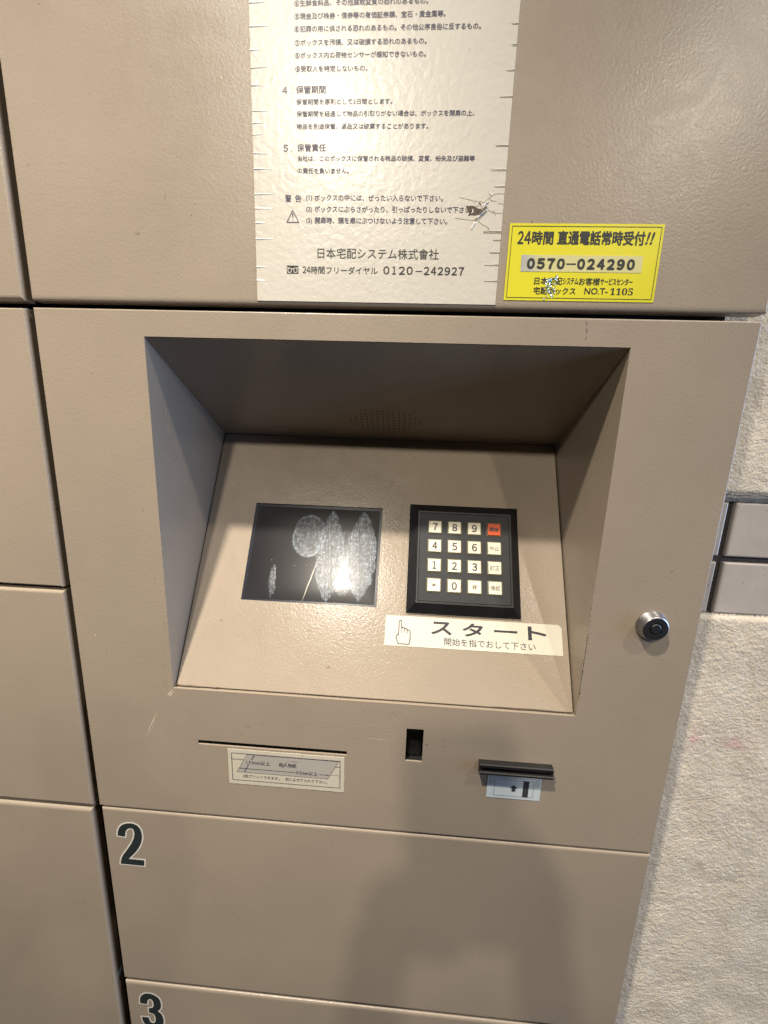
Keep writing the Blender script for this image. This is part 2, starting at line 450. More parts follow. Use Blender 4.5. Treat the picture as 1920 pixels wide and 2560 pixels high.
TWO = [(0.01284, -0.41775), (0.01342, -0.41334), (0.01518, -0.40923), (0.01818, -0.40591), (0.02257, -0.40402), (0.02757, -0.40363), (0.03179, -0.40551), (0.03414, -0.40982), (0.0347, -0.41565), (0.0337, -0.42169), (0.03111, -0.42795), (0.0268, -0.43446), (0.02238, -0.4394), (0.02012, -0.44182), (0.03429, -0.44184), (0.03363, -0.4479), (0.0126, -0.44785), (0.01343, -0.44313), (0.0155, -0.43842), (0.01947, -0.43259), (0.02395, -0.42581), (0.02688, -0.41979), (0.02818, -0.41438), (0.02789, -0.41049), (0.02629, -0.40883), (0.02373, -0.40897), (0.02145, -0.41078), (0.02013, -0.41394), (0.01936, -0.41823)]
rnd = random.Random(12)
for par, (za, zb), nn in ((upper, (.01, .16), 16), (box2, (-.57, -.40), 22), (box3, (-.68, -.60), 8)):
    it = []
    for k in range(nn):
        x, z = rnd.uniform(.03, .44), rnd.uniform(za, zb)
        if .14 < x < .39 and par is upper: continue
        if rnd.random() < .6: it.append((x, z, rnd.uniform(.00018, .00042)))
        else: it.append((x, z, x + rnd.uniform(-.003, .003), z + rnd.uniform(-.004, -.001), rnd.uniform(.0002, .0004)))
    marks(FRONT, 'faint_scuff', par, it, SCUFFL)
number_decal(box2, chaikin(TWO, 1, (0, 14, 15, 16, 28, 13)))
three = [(0, .70), (.03, .85), (.15, .95), (.35, 1.0), (.62, .99), (.85, .92), (.95, .82), (.96, .68), (.90, .58), (.76, .525), (.92, .46), (1.0, .35), (1.0, .2), (.90, .08), (.70, .01), (.42, 0), (.18, .05), (.04, .16), (0, .30), (.32, .31), (.35, .20), (.47, .145), (.60, .18), (.65, .28), (.63, .38), (.54, .44), (.37, .45), (.37, .575), (.54, .59), (.62, .66), (.62, .77), (.55, .845), (.43, .845), (.35, .79), (.33, .69)]
number_decal(box3, chaikin([(.0143 + u * .0216, -.6463 + v * .0459) for u, v in three], 1, (0, 18, 19, 26, 27, 34)))

marks(FRONT, 'scuff_mark', upper, [(.0728, .0435, .0745, .0425, .0005), (.0745, .0425, .0755, .0440, .0005), (.0935, .0655, .0930, .061, .0002), (.1112, .0591, .0003), (.109, .0535, .0004), (.3118, .0520, .3116, .0502, .0005), (.137, .0648, .1378, .0600, .0002), (.0853, .0212, .0003), (.0985, .0203, .0003)], SCUFF)

# ------------------------------------------------------------------ control console
con = thing('control_console', 'beige parcel locker control console with sloped recess, screen and keypad', 'control console', (.225, 0, -.388))
COIN = (.2544, .2674, -.3208, -.2919); SLOT = (.0896, .2089, -.3202, -.3163); CARDH = (.3135, .3635, -.3222, -.3160)
plate(FRONT, 0, .4502, -.3881, 0, [(XL, XR, ZB, ZT), COIN, SLOT, CARDH], .001, .007, .0014, rr=(.0008, .0010, .0012, .0009)).build('front_panel', PAINT, con)
mb = MB()
for a_, b_, c_, d_ in ((.006, XL - .004, -.382, -.006), (XR + .004, .4442, -.382, -.006), (XL - .004, XR + .004, ZT + .006, -.006)):
    mb.slab(FRONT, a_, b_, c_, d_, -.25, -.0075)
mb.build('body', DARKGAP, con)
mb = MB(); mb.quad(CEI, XL, XR, 0.0006, CLEN, 0)
hood = mb.build('recess_ceiling', PAINT, con)
for x in (XL, XR):
    mb = MB(); e = .0002 * (-1 if x == XL else 1)
    mb.face([(x + e, .0014, ZT), (x + e, DB + .001, Z2 - .0005), (x + e, YB + .0005, ZB - .0016), (x + e, .0014, ZB - .0016)])
    # folded lip along the front edge
    mb.build('recess_side', PAINT, con)
mb = MB(); mb.slab(FRONT, XL - .001, XR + .001, ZB - .003, ZB - .0012, -.012, -.0014)   # bottom tray under the sloped panel
mb.build('recess_sill', PAINT, con)
# speaker grille in the recess ceiling: flat discs, the holes' shade painted black
mb = MB()
for ci in range(-3, 11):
    d = max(0, -ci, ci - 7)
    for r in range(d, 8 - d):
        x = .20990 + ci * .00453; s = .0813 + r * .00454
        mb.face([CEI(x + .00078 * math.cos(k * .785), s + .00078 * math.sin(k * .785), .00012) for k in range(8)][::-1])
sp = mb.build('speaker_hole_disc', BLACK, con); sp['kind'] = 'stuff'
# sloped panel with the screen opening
SX0, SX1, SS0, SS1 = .1136, .2259, .0685, .1530
g = .0006
plate(PAN, XL + g, XR - g, .0004, PLEN - .0004, [(SX0, SX1, SS0, SS1)], .0006, .006, .0016, rr=(.0005,) * 4).build('sloped_panel', PANEL, con)
# screen: recessed glass with dark rim
mb = MB(); mb.quad(PAN, SX0 + .0002, SX1 - .0002, SS0 + .0002, SS1 - .0002, -.0016)
mb2 = mb
scr = mb.build('screen', SCRFRAME, con)
me = bpy.data.meshes.new('glass'); ins = .0022; nx, ns = 24, 18
V = []; UVs = []
for j in range(ns + 1):
    for i in range(nx + 1):
        x = SX0 + ins + (SX1 - SX0 - 2 * ins) * i / nx; s = SS0 + ins * .8 + (SS1 - SS0 - 1.9 * ins) * j / ns
        # slightly pillowed glass
        u, v = i / nx * 2 - 1, j / ns * 2 - 1
        V.append(tuple(PAN(x, s, -.0014 + .0004 * (1 - u ** 6) * (1 - v ** 6)))); UVs.append((x, s))
Fq = [[j * (nx + 1) + i, j * (nx + 1) + i + 1, (j + 1) * (nx + 1) + i + 1, (j + 1) * (nx + 1) + i] for j in range(ns) for i in range(nx)]
me.from_pydata(V, [], Fq); me.materials.append(SCREEN); uv = me.uv_layers.new(name='m')
for l in me.loops: uv.data[l.index].uv = UVs[l.vertex_index]
link('screen_glass', me, scr, smooth=True)
marks(PAN, 'scratch_line', scr, [(.1745, .1073, .1645, .0700, .0009), (.1652, .0995, .1648, .1005, .0004), (.1345, .103, .0003), (.1545, .099, .0003)], mat('pale_scratch', (.62, .55, .48), .5), -.0006)

# keypad: bevelled black bezel, charcoal plate and sixteen keys
KX0, KX1, KS0, KS1 = .2499, .3407, .0659, .1572
KH = .0065; IX0, IX1, IS0, IS1 = .2572, .3340, .0735, .1503
mb = MB()
o4 = [(KX0, KS0), (KX1, KS0), (KX1, KS1), (KX0, KS1)]; i4 = [(IX0, IS0), (IX1, IS0), (IX1, IS1), (IX0, IS1)]
e = .0014; p4 = [(IX0 + e, IS0 + e), (IX1 - e, IS0 + e), (IX1 - e, IS1 - e), (IX0 + e, IS1 - e)]
for i in range(4):
    j = (i + 1) % 4
    mb.face([PAN(*o4[i], 0), PAN(*o4[j], 0), PAN(*o4[j], .0022), PAN(*o4[i], .0022)])
    mb.face([PAN(*o4[i], .0022), PAN(*o4[j], .0022), PAN(*i4[j], KH), PAN(*i4[i], KH)])
    mb.face([PAN(*i4[i], KH), PAN(*i4[j], KH), PAN(*p4[j], KH), PAN(*p4[i], KH)])
    mb.face([PAN(*p4[i], KH), PAN(*p4[j], KH), PAN(*p4[j], KH - .0008), PAN(*p4[i], KH - .0008)])
kp = mb.build('keypad', BLK, con)
mb = MB(); e2 = e + .0004
mb.slab(PAN, IX0 + e2, IX1 - e2, IS0 + e2, IS1 - e2, KH - .0008, KH - .0002); mb.build('key_plate', BLK2, kp)
def rrect(cx, cy, hw, hh, r, n=4):
    P = []
    for sx, sy, a0 in ((1, -1, -90), (1, 1, 0), (-1, 1, 90), (-1, -1, 180)):
        for k in range(n + 1):
            a = math.radians(a0 + 90 * k / n); P.append((cx + sx * (hw - r) + r * math.cos(a), cy + sy * (hh - r) + r * math.sin(a)))
    return P
keys = [['７', '８', '９', '開始'], ['４', '５', '６', '中止'], ['１', '２', '３', '訂正'], ['＊', '０', '＃', '確認']]
names = {'開始': 'red start key', '中止': 'cancel key', '訂正': 'correction key', '確認': 'confirm key', '＊': 'star key', '＃': 'hash key'}
for r in range(4):
    for c in range(4):
        s = keys[r][c]; cx = .2713 + c * .01620; cs = .1364 - r * .01612
        mb = MB(); hb = KH - .0002
        levels = [(.0059, .0011, hb, 0), (.0059, .0011, hb + .0004, 0), (.0054, .0009, hb + .0006, 0), (.0054, .0008, hb + .0006, 0), (.0051, .0006, hb + .0012, 2), (.0048, .0005, hb + .0014, 1)]
        rings = [rrect(cx, cs, w, w * .98, rad) for w, rad, _, _ in levels]
        for a in range(len(levels) - 1):
            P, Q = rings[a], rings[a + 1]
            for k in range(len(P)):
                k2 = (k + 1) % len(P)
                mb.face([PAN(*P[k], levels[a][2]), PAN(*P[k2], levels[a][2]), PAN(*Q[k2], levels[a + 1][2]), PAN(*Q[k], levels[a + 1][2])], levels[a + 1][3])
        mb.face([PAN(*p, levels[-1][2]) for p in rings[-1]], 1)
        ht = levels[-1][2] + .0001
        w, h_, off = (.0021, .0032, .034)
        if len(s) == 2: w, h_, off = .0038, .0019, .03 if s == '開始' else .004
        if s in '＊＃': w, h_, off = .0021, .0020, .02
        if s == '１': w = .0014
        put_text(mb, PAN, s, cx - w, cx + w, cs - h_, cs + h_, ht, 3, off)
        k = mb.build('key', [KEYF, KEYR if s == '開始' else KEYC, KEYF if s != '開始' else BLK2, INK], kp)
        if s in names: k['label'] = names[s]

# lock: tapered ring, flat face, tubular keyway
def lathe(prof, cx, cz, n=48, m=0, mb=None):
    mb = mb or MB()
    for (r0, h0, m0), (r1, h1, m1) in zip(prof, prof[1:]):
        for k in range(n):
            a, b = 2 * math.pi * k / n, 2 * math.pi * (k + 1) / n
            P = [(r0, a, h0), (r0, b, h0), (r1, b, h1), (r1, a, h1)]
            if r1 < 1e-6: P = P[:3]
            mb.face([FRONT(cx + r * math.cos(t), cz + r * math.sin(t), h) for r, t, h in P], m1)
    return mb
LX, LZ = .4187, -.1957
lock = lathe([(.0106, 0, 0), (.0106, .0008, 0), (.0103, .0013, 0), (.0086, .0056, 0), (.0080, .0060, 0)], LX, LZ).build('lock', STEEL, con, weld=True)
for i, p in enumerate(lock.data.polygons): p.use_smooth = True
lock.data.set_sharp_from_angle(angle=math.radians(14))
mb = lathe([(.0080, .0060, 0), (.0044, .0060, 0), (.0043, .0052, 0)], LX, LZ)
mb.build('lock_face', STEELD, lock)
mb = lathe([(.0043, .0050, 0), (.0034, .0050, 0)], LX, LZ)
mb.face([FRONT(LX + .0030, LZ - .0006, .0061), FRONT(LX + .0052, LZ - .0006, .0061), FRONT(LX + .0060, LZ, .0061), FRONT(LX + .0052, LZ + .0006, .0061), FRONT(LX + .0030, LZ + .0006, .0061)])
mb.build('keyway', BLACK, lock)
lathe([(.0034, .0045, 0), (.0034, .0060, 0), (.0031, .0062, 0), (0, .0062, 0)], LX, LZ).build('lock_core', STEELD, lock)

# print slot, coin opening and card reader
mb = MB(); x0, x1, z0, z1 = SLOT
B5 = lambda x, z, h: Vector((x, -h, z))
def cup(name, hole, d, m, parent):
    mb = MB(); x0, x1, z0, z1 = hole; e = .0001
    c = [(x0 - e, z0 - e), (x1 + e, z0 - e), (x1 + e, z1 + e), (x0 - e, z1 + e)]
    mb.face([FRONT(*p, -d) for p in c])
    for i in range(4):
        j = (i + 1) % 4; mb.face([FRONT(*c[i], -.0014), FRONT(*c[i], -d), FRONT(*c[j], -d), FRONT(*c[j], -.0014)])
    return mb.build(name, m, parent)
cup('print_slot', SLOT, .015, BLACK, con)
coin = cup('coin_opening', COIN, .010, BLACK, con)
mb = MB(); mb.slab(FRONT, .2560, .2662, -.3200, -.2950, -.0095, -.0055); mb.build('inner_flap', BLK, coin)
cup('card_slot_housing', CARDH, .012, BLACK, con)
mb = MB()
cx0, cx1 = .3106, .3652
def bar(z0, z1, h0, h1, chz=.0006):
    P = [(z0, h0), (z0, h1 - chz), (z0 + chz, h1), (z1 - chz, h1), (z1, h1 - chz), (z1, h0)]
    for (a, ha), (b, hb) in zip(P, P[1:]): mb.face([FRONT(cx0, a, ha), FRONT(cx1, a, ha), FRONT(cx1, b, hb), FRONT(cx0, b, hb)])
    for x in (cx0, cx1): mb.face([FRONT(x, a, ha) for a, ha in P])
bar(-.3172, -.3140, 0, .0052); bar(-.3228, -.3202, 0, .0058)
mb.quad(FRONT, cx0 + .001, cx1 - .001, -.3204, -.3170, .0012)
for xa, xb in ((cx0, cx0 + .0022), (cx1 - .0022, cx1)): mb.slab(FRONT, xa, xb, -.3204, -.3170, 0, .0046)
rd = mb.build('card_reader', black_plastic('worn_black_plastic', (.010, .009, .009), .45), con)

# wear on the console
marks(FRONT, 'scuff_mark', con, [(.0836, -.058, .0842, -.070, .00035), (.0842, -.069, .0854, -.0816, .00035), (.0849, -.2962, .0004), (.3492, -.0015, .3500, -.0045, .0007), (.3500, -.0055, .3504, -.0085, .0009), (.3506, -.0100, .3502, -.0125, .0006),
      (.2820, -.2993, .2834, -.2993, .0005), (.2820, -.3053, .2836, -.3053, .0007), (.2690, -.305, .2715, -.3048, .0006), (.0227, -.2421, .0004), (.4257, -.1558, .0006), (.423, -.160, .0003), (.0805, -.1100, .0005), (.0350, -.0400, .0004), (.0620, -.1310, .0004), (.4320, -.2090, .4323, -.2078, .0008)], SCUFF)
sm = []
rnd = random.Random(3)
for k in range(16):
    z = rnd.uniform(-.27, -.14); x = XL - rnd.uniform(.0012, .0075); sm.append((x, z, x + rnd.uniform(-.0008, .0008), z - rnd.uniform(.002, .006), rnd.uniform(.0003, .0007)))
for k in range(26):
    x, z = rnd.uniform(.01, .44), rnd.choice([rnd.uniform(-.38, -.28), rnd.uniform(-.014, -.002)]); sm.append((x, z, rnd.uniform(.0002, .0005)))
for cx, cz, a in ((.1225, -.3085, .004), (.1320, -.3005, .0035), (.1400, -.2985, .0035), (.2440, -.2815, .0045), (.2330, -.2960, .006)):
    for k in range(9):
        x, z = cx + rnd.uniform(-a, a), cz + rnd.uniform(-a, a) * .9; t = rnd.uniform(.9, 1.9)
        l = rnd.uniform(.0008, .0022); sm.append((x, z, x + l * math.cos(t), z + l * math.sin(t), rnd.uniform(.0004, .0008)))
for k in range(7): sm.append((.2130 + k * .004, -.3035 - k * .0002, .2160 + k * .004, -.3036 - k * .0002, .0003))
marks(FRONT, 'faint_scuff', con, sm, SCUFFL, .00008)
marks(FRONT, 'light_scratch', con, [(.047, -.3165, .0579, -.2937, .0006), (.0490, -.3165, .0560, -.302, .0003), (.0675, -.2790, .0722, -.2725, .0007), (.0688, -.2796, .0740, -.2729, .0006), (.0152, -.2302, .0006), (.2205, -.3030, .2450, -.3038, .00025)], SCRATCH, .00009)
pm = []
for x, s0, s1, w in ((.1302, .0350, .0470, .0005), (.1290, .0440, .0490, .0006), (.1330, .0440, .0505, .0005), (.1350, .0320, .0370, .0007), (.1365, .0330, .0375, .0005), (.1390, .0280, .0330, .0003), (.1410, .0255, .0285, .0003), (.1318, .0455, .0480, .0004)):
    pm.append((x, s0, x + rnd.uniform(-.0006, .0006), s1, w))
marks(PAN, 'scuff_mark', con, pm + [(.2593, .0308, .0005), (.2275, .1950, .0005), (.305, .0230, .3070, .0200, .0003), (.3090, .0225, .3100, .0215, .0004)], SCUFFL)
marks(PAN, 'edge_dirt', con, [(XL + .001, .0008, XL + .022, .0006, .0010), (XL + .028, .0007, XL + .036, .0007, .0008), (XL + .10, .0006, XL + .16, .0006, .0005), (XR - .06, .0008, XR - .002, .0008, .0009), (XL + .0012, .0012, .0013)], SCUFF)
chip = []
for k in range(46):
    z = -.205 - .052 * k / 46; chip.append((XR, z, XR + rnd.uniform(-.0001, .0004), z - rnd.uniform(.0005, .0016), rnd.uniform(.0003, .0010)))
for z in (-.186, -.191, -.1945, -.1985): chip.append((XR, z, XR, z - .001, .0006))
marks(FRONT, 'paint_chip', con, chip, mat('exposed_dark_primer', (.03, .022, .018), .7), .00012)

# ------------------------------------------------------------------ notice sheet on the upper door
T = .0004
def sheet(name, label, cat, fr, x0, x1, z0, z1, m, t=T, h=.0, ragged=0, seed=1, corner=None):
    rnd = random.Random(seed); P = []
    c = [(x0, z0), (x1, z0), (x1, z1), (x0, z1)]
    if ragged:
        n = 40
        for i in range(4):
            p, q = c[i], c[(i + 1) % 4]
            for k in range(n):
                tt = k / n; w = rnd.uniform(-1, 1) * ragged * (0 if k == 0 else 1) * (2.2 if rnd.random() < .08 else 1)
                nx, nz = ((0, 1) if i % 2 == 0 else (1, 0))
                P.append((p[0] + (q[0] - p[0]) * tt + nx * w, p[1] + (q[1] - p[1]) * tt + nz * w))
    else: P = c
    if corner: P = corner(P)
    mb = MB(); mb.face([fr(x, z, h + t) for x, z in P])
    for i in range(len(P)):
        p, q = P[i], P[(i + 1) % len(P)]
        mb.face([fr(*p, h), fr(*q, h), fr(*q, h + t), fr(*p, h + t)])
    root = thing(name, label, cat, fr((x0 + x1) / 2, z0, 0)); mb.build('backing', m, root); return root
ns_ = sheet('notice_sheet', 'long cream notice sheet of Japanese locker rules with torn patch and nicked edges', 'notice sheet', FRONT, .1483, .2945, .0063, .34, SHEET)
hl = T + .0001
rows = [
('④生鮮食料品、その他腐敗変質の恐れのあるもの。', 0.1734, 0.246, 0.1541, 0.1570),
('⑤現金及び株券・債券等の有価証券類、宝石・貴金属等。', 0.1734, 0.2556, 0.1483, 0.1512),
('⑥犯罪の用に供される恐れのあるもの。その他公序良俗に反するもの。', 0.1734, 0.2748, 0.1426, 0.1455),
('⑦ボックスを汚損、又は破損する恐れのあるもの。', 0.1734, 0.2461, 0.1364, 0.1393),
('⑧ボックス内の荷物センサーが感知できないもの。', 0.1734, 0.2461, 0.1306, 0.1335),
('⑨受取人を特定しないもの。', 0.1735, 0.2141, 0.1244, 0.1273),
('４', 0.1661, 0.1690, 0.1142, 0.1176), ('.', 0.1704, 0.1709, 0.1142, 0.1147),
('保管期間', 0.174, 0.1908, 0.1142, 0.1180),
('保管期間を原則として3日間とします。', 0.174, 0.2285, 0.1089, 0.1117),
('保管期間を経過して物品の引取りがない場合は、ボックスを開扉の上、', 0.1741, 0.2744, 0.1031, 0.1060),
('物品を別途保管、返品又は破棄することがあります。', 0.1741, 0.2492, 0.097, 0.0999),
('５', 0.1661, 0.1690, 0.0861, 0.0895), ('.', 0.1706, 0.1711, 0.0861, 0.0866),
('保管責任', 0.1742, 0.191, 0.0861, 0.0899),
('当社は、このボックスに保管される物品の破損、変質、紛失及び盗難等', 0.1744, 0.2763, 0.0812, 0.0841),
('の責任を負いません。', 0.1743, 0.2045, 0.075, 0.0779),
('警', 0.1668, 0.1706, 0.0604, 0.0642, .014), ('告', 0.1727, 0.1765, 0.0604, 0.0642, .014),
('(1)', 0.1793, 0.1828, 0.0608, 0.0641), ('ボックスの中には、ぜったい入らないで下さい。', 0.1843, 0.2597, 0.061, 0.0644),
('(2)', 0.1793, 0.1827, 0.0548, 0.0581), ('ボックスにぶらさがったり、引っぱったりしないで下さい', 0.1843, 0.2758, 0.0551, 0.0585),
('(3)', 0.1793, 0.1827, 0.0488, 0.0521), ('開扉時、頭を扉にぶつけないよう注意して下さい。', 0.1846, 0.2629, 0.0491, 0.0526)]
lettering(ns_, FRONT, rows, hl, NAVY, .020)
lettering(ns_, FRONT, [('日本宅配システム株式會社', 0.1861, 0.2589, 0.0304, 0.0362, .006), ('２', .1769, .1791, .0222, .0259, .012), ('４', .1793, .1817, .0222, .0259, .012), ('時間フリーダイヤル', 0.1820, 0.2227, 0.0219, 0.0261, .008),
    ('ー', .2456, .2496, .0238, .0243, .02)], hl, INKB, .012)
number(ns_, FRONT, '0120', .2262, .2440, .0221, .0266, hl, INKB, .03); number(ns_, FRONT, '242927', .2506, .2745, .0221, .0266, hl, INKB, .03)
# warning triangle
mb = MB(); mb.path(FRONT, [(.1677, .0497), (.1748, .0497), (.17125, .0561)], .0005, hl, 0, True)
mb.face([FRONT(.17085, .0545, hl), FRONT(.1710, .0520, hl), FRONT(.1714, .0520, hl), FRONT(.17165, .0545, hl)][::-1])
mb.face([FRONT(.17125 + .00035 * math.cos(k * .785), .0507 + .00035 * math.sin(k * .785), hl) for k in range(8)])
mb.build('warning_triangle', NAVY, ns_)
# toll-free call mark: dark block with two pale loops
mb = MB(); mb.quad(FRONT, .1672, .1743, .0218, .0252, hl); mb.face([FRONT(.1672, .0255, hl), FRONT(.1700, .0251, hl), FRONT(.1715, .0251, hl), FRONT(.1743, .0255, hl), FRONT(.1743, .0263, hl), FRONT(.1672, .0263, hl)])
for cx in (.16895, .17255): mb.path(FRONT, [(cx + .0011 * math.cos(k * .5236), .0236 + .0013 * math.sin(k * .5236)) for k in range(12)], .0004, hl + .0001, 1, True)
mb.path(FRONT, [(.1674, .0250), (.1690, .0248), (.1707, .0244), (.1725, .0248), (.1741, .0250)], .0004, hl + .0001, 1)
mb.build('call_mark', [INKB, SHEET], ns_)
# nicks cut into both edges, with curled lips
def nick(mb, x0, x1, z, slope=0, w=.0007, lift=.0003):
    n = 5
    for k in range(n):
        a, b = k / n, (k + 1) / n
        f = lambda t: w * (1 - t) ** .6 * .5 + .00008
        za, zb = z + slope * a, z + slope * b; xa, xb = x0 + (x1 - x0) * a, x0 + (x1 - x0) * b
        la, lb = lift * (1 - a), lift * (1 - b)
        mb.face([FRONT(xa, za - f(a), T + .00003), FRONT(xb, zb - f(b), T + .00003), FRONT(xb, zb, T + lb + .0001), FRONT(xa, za, T + la + .0001)], 0)
        mb.face([FRONT(xa, za, T + la + .0001), FRONT(xb, zb, T + lb + .0001), FRONT(xb, zb + f(b), T + .00003), FRONT(xa, za + f(a), T + .00003)], 0)
mb = MB(); rnd = random.Random(5)
for z in [0.1562,0.1456,0.1349,0.1266,0.1184,0.1063,0.1002,0.0945,0.0853,0.0774,0.0643,0.0569,0.0492,0.0405,0.0253,0.0178, .170, .182, .195]:
    mb = MB(); nick(mb, .1483, .1483 + rnd.uniform(.0050, .0118), z, rnd.uniform(-.0003, .0004), rnd.uniform(.0005, .0010), .00022)
    mb.build('curled_nick', FLAP, ns_)
for z, xa in [(0.1243, 0.2897),(0.1355, 0.2914),(0.1122, 0.287),(0.089, 0.2867),(0.0771, 0.2853),(0.069, 0.288),(0.0459, 0.284),(0.0415, 0.2894),(0.0348, 0.2879),(0.0283, 0.2854),(0.0196, 0.2862), (.145, .2905)]:
    mb = MB(); nick(mb, .2945, xa, z, rnd.uniform(-.0003, .0003), .0006, .0002)
    mb.line(FRONT, (.2944, z - .0005), (xa + .001, z - .0005), .0003, T + .00012, 1)
    mb.build('edge_nick', [SHEET, CREASE], ns_)
# torn patch: bare backing, lifted lips and creases running out of it
def TP(u, v, h=0): return FRONT(.26202 + u * 2.19e-5 + v * 1.6e-6, .07013 - v * 1.99e-5, h)
def tpl(us, mbx, m, hh): mbx.face([TP(u, v, hh) for u, v in us], m)

mb = MB()
out = [(465, 550), (530, 575), (600, 560), (690, 575), (750, 620), (800, 640), (850, 640), (900, 670), (935, 610), (1010, 565), (1020, 620), (940, 700), (870, 740), (830, 800), (760, 790), (680, 815), (600, 800), (520, 825), (545, 740), (500, 690)]
tpl(out[::-1], mb, 0, T + .00012)
mb.build('torn_patch', TORN, ns_)
mb = MB()
def lip(pts, w, m=0, hh=.0006):
    for (a, b), (c, d) in zip(pts, pts[1:]):
        dx, dy = c - a, d - b; l = math.hypot(dx, dy); nx, ny = -dy / l * w * .62, dx / l * w * .62
        mb.face([TP(a - nx, b - ny, T + .00004), TP(c - nx, d - ny, T + .00004), TP(c, d, T + hh), TP(a, b, T + hh)], m)
        mb.face([TP(a, b, T + hh), TP(c, d, T + hh), TP(c + nx, d + ny, T + .00004), TP(a + nx, b + ny, T + .00004)], m)
lip([(740, 450), (760, 520), (735, 560)], 26); lip([(640, 650), (640, 740), (600, 760)], 26, 0, .0004); lip([(780, 870), (830, 800), (920, 730), (1000, 650)], 24, 0, .0009)
lip([(600, 1160), (650, 1070), (700, 1000)], 22); lip([(1090, 230), (1115, 290)], 28); lip([(930, 560), (970, 500), (1050, 470)], 30); lip([(1050, 1120), (1080, 1180)], 18)
lip([(920, 1235), (950, 1225)], 20); lip([(800, 470), (860, 520), (900, 620)], 30, 0, .0007); lip([(810, 730), (835, 745)], 22); lip([(1165, 690), (1190, 650)], 16); lip([(760, 880), (690, 905)], 14)
mb.build('lifted_lip', FLAP, ns_)
mb = MB()
def tl(pts, w): 
    for a, b in zip(pts, pts[1:]):
        P, Q = TP(*a), TP(*b); mb.line(FRONT, (P.x, P.z), (Q.x, Q.z), w, T + .00009)
tl([(300, 350), (480, 390), (700, 445), (850, 450), (930, 490), (1060, 370), (1130, 330), (1180, 280), (1300, 250), (1460, 250)], .0003)
tl([(1080, 370), (1120, 430), (1250, 440)], .0003); tl([(1300, 500), (1450, 515)], .0003); tl([(1030, 620), (1060, 680), (1160, 740), (1440, 755)], .0003)
tl([(180, 885), (400, 915), (640, 935), (760, 940)], .0003); tl([(780, 930), (800, 980), (900, 1050), (1040, 1120)], .0003); tl([(940, 1260), (1100, 1280), (1380, 1270)], .0003); tl([(1210, 740), (1240, 830)], .0002)
tl([(800, 870), (900, 800), (1000, 700)], .0005)
mb.build('crease_line', CREASE, ns_)
marks(FRONT, 'dirt_speck', ns_, [(.2475, .0118, .2479, .0110, .0003), (.2255, .1280, .2270, .1235, .0002), (.2520, .1170, .0003), (.2490, .0455, .2498, .0440, .0002), (.236, .129, .0002), (.1600, .1210, .0003), (.2690, .1345, .2700, .1330, .0002)], SCUFFL, T + .00008)

# ------------------------------------------------------------------ yellow telephone sticker
ys = sheet('telephone_sticker', 'yellow sticker with black Japanese telephone service text and number', 'sticker', FRONT, .2992, .3862, .0091, .0502, YEL, .0003)
hy = .0004
lettering(ys, FRONT, [('２', .3042, .3077, .0393, .0462), ('４', .3080, .3119, .0393, .0462), ('時間', 0.3124, 0.3247, 0.0391, 0.0463), ('直通電話常時受付', 0.3269, 0.3763, 0.0391, 0.0466), ('!', 0.3772, 0.3785, 0.0396, 0.0463, .04, .22), ('!', 0.3797, 0.3810, 0.0396, 0.0463, .04, .22)], hy, INKB, .030)
lettering(ys, FRONT, [('日本宅配', 0.3162, 0.3325, 0.0178, 0.0219), ('システム', 0.3328, 0.3417, 0.0181, 0.0217), ('お客様', 0.3420, 0.3541, 0.0178, 0.0219), ('サービスセンター', 0.3544, 0.3728, 0.0181, 0.0218),
    ('宅配ボックス', 0.3162, 0.3408, 0.0125, 0.0166), ('NO.T-', 0.3459, 0.3593, 0.0129, 0.0165)], hy, INKB, .022)
lettering(ys, FRONT, [('𝟏𝟏𝟎𝟓', 0.3607, 0.3738, 0.0128, 0.0166, 0)], hy, INKB)
mb = MB(); mb.path(FRONT, [(.3007, .0106), (.3847, .0106), (.3847, .0487), (.3007, .0487)], .00035, hy, 0, True)
mb.build('border_line', INKB, ys)
mb = MB(); mb.slab(FRONT, .3075, .3767, .0248, .0337, .0003, .00045); st = mb.build('number_strip', STRIPW, ys)
lettering(st, FRONT, [('ー', .3336, .3390, .0287, .0294, .02)], .0006, INKB)
number(st, FRONT, '0570', .3109, .3328, .0262, .0320, .0006, INKB, .065); number(st, FRONT, '024290', .3398, .3726, .0262, .0320, .0006, INKB, .065)
# hologram tamper film that shows through near the bottom edge
hm = mat('holographic_film', (.55, .72, .78), .18, .6)
n_ = N(hm); hv = n_.new('ShaderNodeTexVoronoi'); hv.inputs['Scale'].default_value = 900; n_.link(n_.pos(), hv.inputs['Vector'])
n_.link(n_.mix(n_.ramp(n_.noise(500, 3, .6), .4, (0, 0, 0), .6, (1, 1, 1)), (.25, .55, .80), (.92, .92, .80)), n_.b.inputs['Base Color']); n_.bump(hv.outputs['Distance'], 1, .0003)
rnd = random.Random(21); mb = MB()
for k in range(34):
    x = .3262 + rnd.gauss(0, .0022); z = rnd.uniform(.0097, .0225); x += (.0225 - z) * -.08
    r = rnd.uniform(.0003, .0010); n = 7
    mb.face([FRONT(x + r * .6 * rnd.uniform(.5, 1.3) * math.cos(6.283 * i / n), z + r * 1.5 * rnd.uniform(.5, 1.3) * math.sin(6.283 * i / n), .00055 + k * 2e-6) for i in range(n)])
o = mb.build('hologram_flake', hm, ys); o['kind'] = 'stuff'

